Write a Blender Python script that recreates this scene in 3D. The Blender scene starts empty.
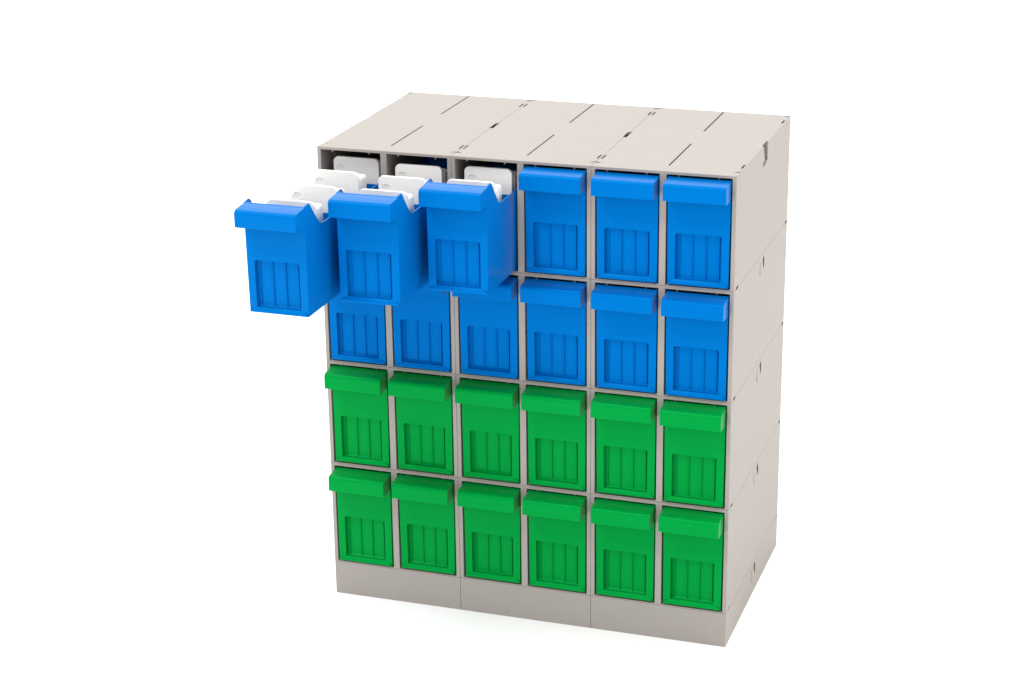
import bpy, bmesh, math, random
from mathutils import Vector, Matrix
random.seed(7)
scn = bpy.context.scene
COL = scn.collection
MM = 0.001

# ------------------------------------------------------------------ sizes (mm)
W, H, D, PL = 160.0, 127.864, 288.0, 41.966      # one two-bay housing, and the plinth height
TOP = PL + 4 * H

# ------------------------------------------------------------------ materials
def plastic(name, col, rough=0.4, spec=0.25, var=0.03, bump=0.02, sss=0.0, tint=None):
    m = bpy.data.materials.new(name); m.use_nodes = True
    nt = m.node_tree; b = nt.nodes['Principled BSDF']
    tc = nt.nodes.new('ShaderNodeTexCoord')
    n = nt.nodes.new('ShaderNodeTexNoise'); n.inputs['Scale'].default_value = 22; n.inputs['Detail'].default_value = 4
    nt.links.new(tc.outputs['Object'], n.inputs['Vector'])
    mix = nt.nodes.new('ShaderNodeMix'); mix.data_type = 'RGBA'
    mix.inputs[6].default_value = tuple(c * (1 - var) for c in col) + (1,)
    mix.inputs[7].default_value = tuple(min(1, c * (1 + var)) for c in col) + (1,)
    nt.links.new(n.outputs['Fac'], mix.inputs[0])
    nt.links.new(mix.outputs[2], b.inputs['Base Color'])
    mr = nt.nodes.new('ShaderNodeMapRange')
    mr.inputs['To Min'].default_value = rough - 0.05; mr.inputs['To Max'].default_value = rough + 0.08
    nt.links.new(n.outputs['Fac'], mr.inputs['Value']); nt.links.new(mr.outputs[0], b.inputs['Roughness'])
    b.inputs['Specular IOR Level'].default_value = spec
    if tint: b.inputs['Specular Tint'].default_value = tint + (1,)
    n2 = nt.nodes.new('ShaderNodeTexNoise'); n2.inputs['Scale'].default_value = 60; n2.inputs['Detail'].default_value = 2
    nt.links.new(tc.outputs['Object'], n2.inputs['Vector'])
    bp = nt.nodes.new('ShaderNodeBump'); bp.inputs['Strength'].default_value = bump; bp.inputs['Distance'].default_value = 0.002
    nt.links.new(n2.outputs['Fac'], bp.inputs['Height']); nt.links.new(bp.outputs[0], b.inputs['Normal'])
    if sss:
        b.inputs['Subsurface Weight'].default_value = sss
        b.inputs['Subsurface Radius'].default_value = (1, 1, 1)
        b.inputs['Subsurface Scale'].default_value = 0.002
    return m

GREY = plastic('grey_plastic', (0.318, 0.293, 0.272), 0.5, 0.25)
BLUE = plastic('blue_plastic', (0.0, 0.136, 0.465), 0.28, 0.22, 0.02, tint=(0.0, 0.5, 1.0))
GREEN = plastic('green_plastic', (0.0, 0.258, 0.038), 0.30, 0.24, 0.02, tint=(0.05, 1.0, 0.3))
WHITE = plastic('white_plastic', (0.85, 0.832, 0.795), 0.45, 0.2, 0.02)
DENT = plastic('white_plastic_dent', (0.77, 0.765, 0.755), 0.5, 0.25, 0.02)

# ------------------------------------------------------------------ mesh helpers (all in mm, stored in metres)
def bm_box(bm, x0, x1, y0, y1, z0, z1):
    vs = [bm.verts.new((x * MM, y * MM, z * MM)) for x in (x0, x1) for y in (y0, y1) for z in (z0, z1)]
    for f in ((0, 1, 3, 2), (4, 6, 7, 5), (0, 4, 5, 1), (2, 3, 7, 6), (0, 2, 6, 4), (1, 5, 7, 3)):
        bm.faces.new([vs[i] for i in f])

def bm_prism(bm, pts, a0, a1, axis='x'):
    """pts: outline; axis 'x': pts are (y,z) extruded over x; 'y': (x,z) over y; 'z': (x,y) over z"""
    def v(p, a):
        if axis == 'x': c = (a, p[0], p[1])
        elif axis == 'y': c = (p[0], a, p[1])
        else: c = (p[0], p[1], a)
        return bm.verts.new([q * MM for q in c])
    A = [v(p, a0) for p in pts]; B = [v(p, a1) for p in pts]
    n = len(pts)
    bm.faces.new(A); bm.faces.new(B[::-1])
    for i in range(n):
        bm.faces.new([A[i], B[i], B[(i + 1) % n], A[(i + 1) % n]][::-1])
    bmesh.ops.recalc_face_normals(bm, faces=bm.faces)

def tmp(bm, bevel=0, seg=2, angle=30):
    bmesh.ops.recalc_face_normals(bm, faces=bm.faces)
    if bevel:
        es = [e for e in bm.edges if len(e.link_faces) == 2 and e.calc_face_angle(0) > math.radians(angle)]
        bmesh.ops.bevel(bm, geom=es, offset=bevel * MM, segments=seg, profile=0.5, affect='EDGES', clamp_overlap=True)
    me = bpy.data.meshes.new('tmp'); bm.to_mesh(me); bm.free()
    return me

def boolean(me, cutters, op='DIFFERENCE', bevel=0, seg=2):
    """cutters: meshes; returns a new mesh"""
    o = bpy.data.objects.new('tmp', me); COL.objects.link(o)
    cs = []
    for c in cutters:
        k = bpy.data.objects.new('tmpc', c); COL.objects.link(k); cs.append(k)
        md = o.modifiers.new('b', 'BOOLEAN'); md.operation = op; md.solver = 'EXACT'; md.object = k
    if bevel:
        md = o.modifiers.new('w', 'BEVEL'); md.width = bevel * MM; md.segments = seg
        md.limit_method = 'ANGLE'; md.angle_limit = math.radians(40); md.use_clamp_overlap = True
    dg = bpy.context.evaluated_depsgraph_get()
    dg.update()
    r = bpy.data.meshes.new_from_object(o.evaluated_get(dg))
    for k in cs + [o]:
        bpy.data.objects.remove(k)
    return r

def join(meshes):
    bm = bmesh.new()
    for m in meshes: bm.from_mesh(m)
    me = bpy.data.meshes.new('tmp'); bm.to_mesh(me); bm.free()
    return me

def finish(me, name, mat, smooth=20):
    me.name = name
    me.materials.clear(); me.materials.append(mat)
    bm = bmesh.new(); bm.from_mesh(me)
    for f in bm.faces: f.smooth = True; f.material_index = 0
    for e in bm.edges:
        e.smooth = not (len(e.link_faces) != 2 or e.calc_face_angle(0) > math.radians(smooth))
    bm.to_mesh(me); bm.free()
    return me

def put(name, me, parent=None, loc=(0, 0, 0), rot=(0, 0, 0)):
    o = bpy.data.objects.new(name, me); COL.objects.link(o)
    o.location = [c * MM for c in loc]; o.rotation_euler = rot
    if parent: o.parent = parent
    return o

def mk(fn, *a, **k):
    bm = bmesh.new(); fn(bm, *a, **k); return tmp(bm)

def box(*a, bevel=0, seg=2):
    bm = bmesh.new(); bm_box(bm, *a); return tmp(bm, bevel, seg)

def prism(pts, a0, a1, axis='x', bevel=0, seg=2):
    bm = bmesh.new(); bm_prism(bm, pts, a0, a1, axis); return tmp(bm, bevel, seg)

# ------------------------------------------------------------------ housing: grey two-bay shell
G = 0.12                                             # half of the joint between housings
BAYS = ((4.5, 76.4), (83.6, 155.5))
def clip_window(h, X0, X1):
    return [box(X0, X1 - 3.8, 149, 168, h - 22, h - 3.2), box(X0, X1 - 3.8, 134.5, 143, h - 24, h - 6.5),  # boxes are hidden hollows behind the skin, added to darken the openings
            prism([(148.5, h - 7.5), (156.5, h - 3.5), (157.5, h - 17), (154, h - 21)], X0, X1),
            prism([(134.0, h - 7), (135.6, h - 7), (136.6, h - 23.5), (133.6, h - 23.5)], X0, X1)]

def make_housing(top_row, left_col):
    outer = box(G, W - G, 0, D, 0.12, H - 0.12, bevel=0.4, seg=2)
    cut = []
    for x0, x1 in BAYS:
        cut.append(box(x0, x1, -5, D - 3, 1.3, H - 3.1))
    # long slots over the middle wall
    cut.append(box(78.9, 81.1, 24.5, 125, H - 9, H + 3))
    cut.append(box(78.9, 81.1, 185, 284.6, H - 9, H + 3))
    for s in (0, 1):
        mx = (lambda x: x) if s == 0 else (lambda x: W - x)
        def b(xa, xb, ya, yb, za, zb):
            xa, xb = sorted((mx(xa), mx(xb))); cut.append(box(xa, xb, ya, yb, za, zb))
        b(1.6, 3.6, 33, 50, H - 11, H + 3); b(1.0, 6, 33.3, 62, H - 14, H - 0.9)            # paired slots beside the joint, hidden hollows added beneath to darken them
        b(1.6, 3.6, 247, 263.5, H - 11, H + 3); b(1.0, 6, 247.3, 274, H - 14, H - 0.9)
        if top_row: b(-2, 2.5, 135, 160, H - 3.0, H + 3)         # clip pocket on the joint
        tri = lambda pts: cut.append(prism([(mx(x), y) for x, y in pts], H - 6, H + 2, 'z'))
        tri([(0.5, 15.2), (7.0, 15.2), (7.0, 16.4), (0.5, 20.0)])
        tri([(0.6, 279.5), (6.5, 283.2), (6.5, 284.6), (0.6, 284.6)])
        # little slots on the side at the upper and lower joint
        b(-2, 3, 9.3, 20.3, H - 1.3, H + 1) if not top_row else None
        b(-2, 3, 275.5, 287.0 - 1.2, H - 1.3, H + 1) if not top_row else None
        b(-2, 3, 9.3, 20.3, -1, 1.9); b(0.8, 4, 9.6, 34, -1.2, 1.8)  # second cut is an unseen hollow, added so the slot reads dark
        b(-2, 3, 274.5, 285.5, -1, 1.9)
    # clip window on the side wall
    X0, X1 = W - 6, W + 3
    if top_row:
        cut.append(prism([(142, H - 1.6), (157.5, H - 0.6), (158.8, H - 20.5), (136, H - 25.5), (134.3, H - 12), (138, H - 4)], X0, X1))
    else:
        cut += clip_window(H, X0, X1)
    if left_col:
        cut.append(box(-3, 1.3, 15.5, 135, -2, H + 2)); cut.append(box(-3, 1.3, 160, 272, -2, H + 2))
    me = boolean(outer, cut)
    parts = [me]
    for bx in BAYS:                                   # guide pegs under the roof of each bay
        for px in (12.4, 56.4):
            parts.append(box(bx[0] + px - 0.9, bx[0] + px + 0.9, 4, 7, H - 6.3, H - 2.9, bevel=0.3))
    if top_row:                                       # snap tongue in the clip window
        parts.append(prism([(138.2, H - 3.2), (141.0, H - 3.6), (149.5, H - 19.5), (137.2, H - 21.5), (136.6, H - 12)], W - 3.5, W - 1.0, 'x', bevel=0.3))
    return finish(join(parts), 'housing', GREY)

housing_mesh = {}
for t in (0, 1):
    for l in (0, 1):
        housing_mesh[t, l] = make_housing(bool(t), bool(l))

def make_plinth():
    outer = box(G, W - G, 0, D, 0, PL - 0.15, bevel=0.45, seg=2)
    return finish(boolean(outer, [box(4, W - 4, 4, D - 4, -3, PL - 4)] + clip_window(PL, W - 6, W + 3)), 'plinth', GREY)
plinth_mesh = make_plinth()

# ------------------------------------------------------------------ drawer  (x centred, y = 0 at the front face, z = 0 at its underside)
HW = 34.5                                            # half width
def arc(cx, cz, r, a0, a1, n=5):
    return [(cx + r * math.cos(math.radians(a0 + (a1 - a0) * i / n)), cz + r * math.sin(math.radians(a0 + (a1 - a0) * i / n))) for i in range(n + 1)]

def make_tub():
    side = [(0, 0), (276, 0), (276, 90.5), (47, 90.5)] + [(43, 90.8), (39.5, 91.6), (36.5, 93.2), (34, 96)] + \
           [(26, 104.5), (14.8, 118.2), (13.0, 120.0), (10.5, 120.5), (4, 119.6), (0, 118.9)]
    body = prism(side, -HW, HW, 'x', bevel=0.5, seg=2)
    cut = [box(-HW + 1.7, HW - 1.7, 8.2, 274.2, 1.8, 90.0),
           box(-HW + 1.7, HW - 1.7, 2.0, 274.2, 89.0, 140)]
    # label recess
    r = 2.0
    rec = [(-25.8, 6.2), (25.8, 6.2), (25.8, 57.7 - r), (25.8 - r * .3, 57.7 - r * .3), (25.8 - r, 57.7), (-25.8 + r, 57.7), (-25.8 + r * .3, 57.7 - r * .3), (-25.8, 57.7 - r)]
    cut.append(prism(rec, -3, 6.4, 'y'))
    me = boolean(body, cut)
    # bottom lip with mitred ends
    bm = bmesh.new()
    v = lambda x, y, z: bm.verts.new((x * MM, y * MM, z * MM))
    B0 = [v(-HW + .6, 0.3, 0.5), v(HW - .6, 0.3, 0.5), v(HW - .6, -1.7, 0.5), v(-HW + .6, -1.7, 0.5)]
    M0 = [v(-HW + .9, -1.7, 2.4), v(HW - .9, -1.7, 2.4)]
    T0 = [v(-27.5, 0.3, 6.4), v(27.5, 0.3, 6.4)]
    for f in ((B0[0], B0[1], B0[2], B0[3]), (B0[3], B0[2], M0[1], M0[0]), (M0[0], M0[1], T0[1], T0[0]),
              (B0[1], B0[0], T0[0], T0[1]), (B0[0], B0[3], M0[0], T0[0]), (B0[2], B0[1], T0[1], M0[1])):
        bm.faces.new(f)
    lip = tmp(bm, 0.35, 2, 20)
    # cross partitions
    parts = [me, lip]
    for y in (97, 157, 216):
        parts.append(box(-HW + 1.5, HW - 1.5, y, y + 1.4, 1.5, 84, bevel=0.3))
    return join(parts)

def make_handle():
    n = arc(-17.3, 112.3, 5.0, 180, 105, 7)
    outer_pts = [(-22.3, 98.5)] + n + [(-2, 118.4), (1.2, 118.9), (1.2, 97.4), (-1, 97.6)]
    outer = prism(outer_pts, -HW, HW, 'x', bevel=0.45, seg=2)
    ni = arc(-17.3, 112.3, 3.2, 180, 105, 6)
    inner = prism([(-20.5, 90)] + ni + [(-2, 116.5), (-0.3, 116.5), (-0.3, 90)], -HW + 1.8, HW - 1.8, 'x')
    return boolean(outer, [inner])

def make_label_panel():
    parts = [box(-25.7, 25.7, 5.6, 7.0, 6.3, 57.6)]
    for x in (-21.6, -7.0, 7.8, 22.4):
        parts.append(prism([(x - .6, 5.7), (x - .35, 3.6), (x + .35, 3.6), (x + .6, 5.7)], 6.3, 57.0, 'z', bevel=0.12, seg=1))
    parts.append(prism([(3.0, 6.3), (5.7, 6.3), (5.7, 8.6)], -25.7, 25.7, 'x'))
    return join(parts)

tub, hnd, lab = make_tub(), make_handle(), make_label_panel()
for me in (tub, hnd):                                # moulded draft: slightly narrower towards the underside
    for v in me.vertices:
        v.co.x *= 1 - 0.022 * max(0.0, 1 - v.co.z / 0.1)
drawer_mesh = {}
for nm, mat in (('blue', BLUE), ('green', GREEN)):
    drawer_mesh[nm] = (finish(tub.copy(), 'drawer_' + nm, mat), finish(hnd.copy(), 'handle_' + nm, mat), finish(lab.copy(), 'label_panel_' + nm, mat))

# ------------------------------------------------------------------ assemble the cabinet
cab = bpy.data.objects.new('drawer_cabinet', None); COL.objects.link(cab)
cab.location = (1.5 * W * MM, D / 2 * MM, 0); cab.empty_display_size = 0.1
cab['label'] = 'light grey modular cabinet of 24 small drawers, blue above green, three blue ones pulled out'
cab['category'] = 'cabinet'
OFF = (-1.5 * W, -D / 2, 0)
def child(name, me, x, y, z, rot=(0, 0, 0)):
    return put(name, me, cab, (OFF[0] + x, OFF[1] + y, OFF[2] + z), rot)

for i in range(3):
    child('plinth', plinth_mesh, i * W, 0.2, 0)
    for r in range(4):                                # r = 0 is the top row
        child('housing', housing_mesh[1 if r == 0 else 0, 1 if i == 0 else 0], i * W, 0, TOP - (r + 1) * H)

POSE = {0: (0.7, -205.8, -2.7, -0.009, 0.012), 1: (1.3, -150.0, -1.2, 0.01, 0.0), 2: (-0.6, -93.5, 1.2, 0.0, 0.0)}
open_drawers = []
first = {}
words = {0: 'blue drawer pulled out farthest, with white cards standing in it',
         1: 'blue drawer pulled out about half way, between two other open drawers',
         2: 'blue drawer pulled out least of the three open ones'}
for r in range(4):
    for c in range(6):
        mod, bay = divmod(c, 2)
        cx = mod * W + sum(BAYS[bay]) / 2 + 0.1
        zb = TOP - (r + 1) * H + 2.1
        colr = 'blue' if r < 2 else 'green'
        y = 0.3 + random.uniform(-0.8, 0.8); rz = random.uniform(-0.006, 0.006)
        dz = random.uniform(0.2, 0.7) + (0.6 if r > 1 else 0)
        rx = 0
        if r == 0 and c in POSE:
            dx, y, dz, rz, rx = POSE[c]; cx += dx
        rot = (rx, 0, rz)
        if colr not in first:
            d = child('drawer', drawer_mesh[colr][0], cx, y, zb + dz, rot)
            put('handle', drawer_mesh[colr][1], d); put('label_panel', drawer_mesh[colr][2], d)
            first[colr] = d
        else:
            src = first[colr]
            d = src.copy(); COL.objects.link(d); d.parent = cab
            d.location = [(a + b) * MM for a, b in zip(OFF, (cx, y, zb + dz))]; d.rotation_euler = rot
            for ch in [k for k in src.children]:
                k = ch.copy(); COL.objects.link(k); k.parent = d
        if r == 0 and c in words: d['label'] = words[c]
        else: d['label'] = 'closed ' + colr + ' drawer'
        if r == 0 and c < 3: open_drawers.append((c, cx, y, zb + dz, rz, rx))

# ------------------------------------------------------------------ white cards standing in the open drawers
def make_card(h, dent, r, t):
    w = 27.5
    pts = [(-w, 0), (w, 0)] + [(w - r + r * math.cos(a), h - r + r * math.sin(a)) for a in [math.radians(k * 11.25) for k in range(9)]] + \
          [(-w + r + r * math.cos(a), h - r + r * math.sin(a)) for a in [math.radians(90 + k * 11.25) for k in range(9)]]
    body = prism(pts, 0, t, 'y', bevel=0.5, seg=2)
    if not dent: return finish(body, 'card', WHITE)
    bm = bmesh.new()
    bmesh.ops.create_uvsphere(bm, u_segments=28, v_segments=16, radius=1)
    bmesh.ops.scale(bm, vec=(5.2 * MM, 0.8 * MM, 4.4 * MM), verts=bm.verts)
    bmesh.ops.translate(bm, vec=(-18.5 * MM, 0, (h - 13) * MM), verts=bm.verts)
    me = finish(boolean(body, [tmp(bm)]), 'card', WHITE)
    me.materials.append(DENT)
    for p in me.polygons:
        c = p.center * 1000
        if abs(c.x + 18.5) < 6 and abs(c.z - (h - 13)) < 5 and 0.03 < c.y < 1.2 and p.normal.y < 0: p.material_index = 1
    return me
card_mesh, low_mesh = make_card(109.8, True, 6.0, 4.0), make_card(102.6, False, 3.5, 3.3)
where = {0: 'the farthest pulled blue drawer', 1: 'the half pulled blue drawer', 2: 'the least pulled open drawer'}
STACKS = {0: (42, 102, 162, 221), 1: (45, 102, 155), 2: (43, 101)}
ordn = {0: ('first', 'second', 'third', 'rearmost'), 1: ('first', 'middle', 'rearmost'), 2: ('front', 'rear')}
DX = {0: (-1.2, -1.8, -2.4, -2.4), 1: (0, 0.3, -0.3), 2: (0.2, 0)}
src = None
for c, cx, y0, zb, yaw, pit in open_drawers:
    for k, dy in enumerate(STACKS[c]):
        n = 5
        jx = DX[c][k]
        for j in range(n):
            x = jx + (random.uniform(-0.5, 0.5) if j else 0)
            y = dy + j * 4.7 + (random.uniform(-.15, .15) if j else 0)
            z = 2.0
            M = Matrix.Translation((cx, y0, zb)) @ Matrix.Rotation(yaw, 4, 'Z') @ Matrix.Rotation(pit, 4, 'X')
            x, y, z = M @ Vector((x, y, z))
            if src is None:
                o = src = put('card', card_mesh)
            else:
                o = src.copy(); COL.objects.link(o)
            o.data = card_mesh if j == 0 else low_mesh
            o.location = (x * MM, y * MM, z * MM)
            o.rotation_euler = (pit + (random.uniform(-0.004, 0.002) if j else -0.002), 0, yaw + (random.uniform(-0.008, 0.008) if j else 0))
            if j == 0:
                o['label'] = 'white card at the face of the %s stack in %s' % (ordn[c][k], where[c])
            else:
                o['label'] = 'white card behind the face card of the %s stack in %s' % (ordn[c][k], where[c])
            o['label'] = ' '.join(o['label'].split()[:16]) if len(o['label'].split()) > 16 else o['label']
            o['category'] = 'card'
            o['group'] = 'white cards in the %s stack of %s' % (ordn[c][k], where[c])

# ------------------------------------------------------------------ white studio surface
bm = bmesh.new(); S = 40
fv = [bm.verts.new(p) for p in ((-S, -S, 0), (S, -S, 0), (S, S, 0), (-S, S, 0))]
bm.faces.new(fv)
me = bpy.data.meshes.new('studio_floor'); bm.to_mesh(me); bm.free()
m = bpy.data.materials.new('white_paper'); m.use_nodes = True
b = m.node_tree.nodes['Principled BSDF']
b.inputs['Base Color'].default_value = (0.97, 0.97, 0.97, 1); b.inputs['Roughness'].default_value = 0.9
b.inputs['Specular IOR Level'].default_value = 0.0
me.materials.append(m)
fl = bpy.data.objects.new('studio_floor', me); COL.objects.link(fl); fl['kind'] = 'structure'

# ------------------------------------------------------------------ light: white studio, brightest overhead and to the sides, dim behind the camera
w = bpy.data.worlds.new('World'); scn.world = w; w.use_nodes = True
nt = w.node_tree; bg = nt.nodes['Background']
tc = nt.nodes.new('ShaderNodeTexCoord')
def dotn(vec):
    n = nt.nodes.new('ShaderNodeVectorMath'); n.operation = 'DOT_PRODUCT'
    n.inputs[1].default_value = Vector(vec).normalized()
    nt.links.new(tc.outputs['Generated'], n.inputs[0]); return n.outputs['Value']
def rng(sock, a, b, c, d):
    n = nt.nodes.new('ShaderNodeMapRange'); n.interpolation_type = 'SMOOTHSTEP'
    for i, v in zip(('From Min', 'From Max', 'To Min', 'To Max'), (a, b, c, d)): n.inputs[i].default_value = v
    nt.links.new(sock, n.inputs['Value']); return n.outputs[0]
def add(a, b):
    n = nt.nodes.new('ShaderNodeMath'); n.operation = 'ADD'
    nt.links.new(a, n.inputs[0]); nt.links.new(b, n.inputs[1]); return n.outputs[0]
front = rng(dotn((0, -1, 0.0)), -0.2, 0.6, 2.15, 0.64)      # dim towards the camera
up = rng(dotn((0, 0, 1)), 0.25, 0.95, 0.0, 0.1)
tot = add(front, up)
nt.links.new(tot, bg.inputs['Strength'])
bg.inputs['Color'].default_value = (1.0, 0.985, 0.965, 1)

def area(name, loc, target, size, power, col=(1, 1, 1)):
    l = bpy.data.lights.new(name, 'AREA'); l.shape = 'RECTANGLE'; l.size, l.size_y = size; l.energy = power; l.color = col
    o = bpy.data.objects.new(name, l); COL.objects.link(o); o.location = loc
    o.rotation_euler = (Vector(target) - Vector(loc)).to_track_quat('-Z', 'Y').to_euler()
    return o
area('softbox', (-1.3, -2.6, 4.9), (0.24, 0.0, 0.2), (2.0, 1.6), 124)
area('softbox', (0.3, -3.6, 2.2), (0.24, 0.1, 0.2), (1.6, 1.6), 27)

# ------------------------------------------------------------------ camera (solved from the photograph's corners)
cam = bpy.data.cameras.new('camera'); co = bpy.data.objects.new('camera', cam); COL.objects.link(co)
co.location = (0.9305102, -2.0786147, 1.1172011)
co.rotation_mode = 'XYZ'; co.rotation_euler = (1.23202230, 0.0117259396, 0.321739392)
cam.sensor_width = 36; cam.lens = 36 * 2075.5 / 1024; cam.clip_start = 0.05; cam.clip_end = 200
scn.camera = co

scn.view_settings.view_transform = 'Standard'; scn.view_settings.look = 'None'
scn.view_settings.exposure = 0; scn.view_settings.gamma = 1
scn.render.engine = 'CYCLES'
scn.cycles.max_bounces = 8; scn.cycles.diffuse_bounces = 5
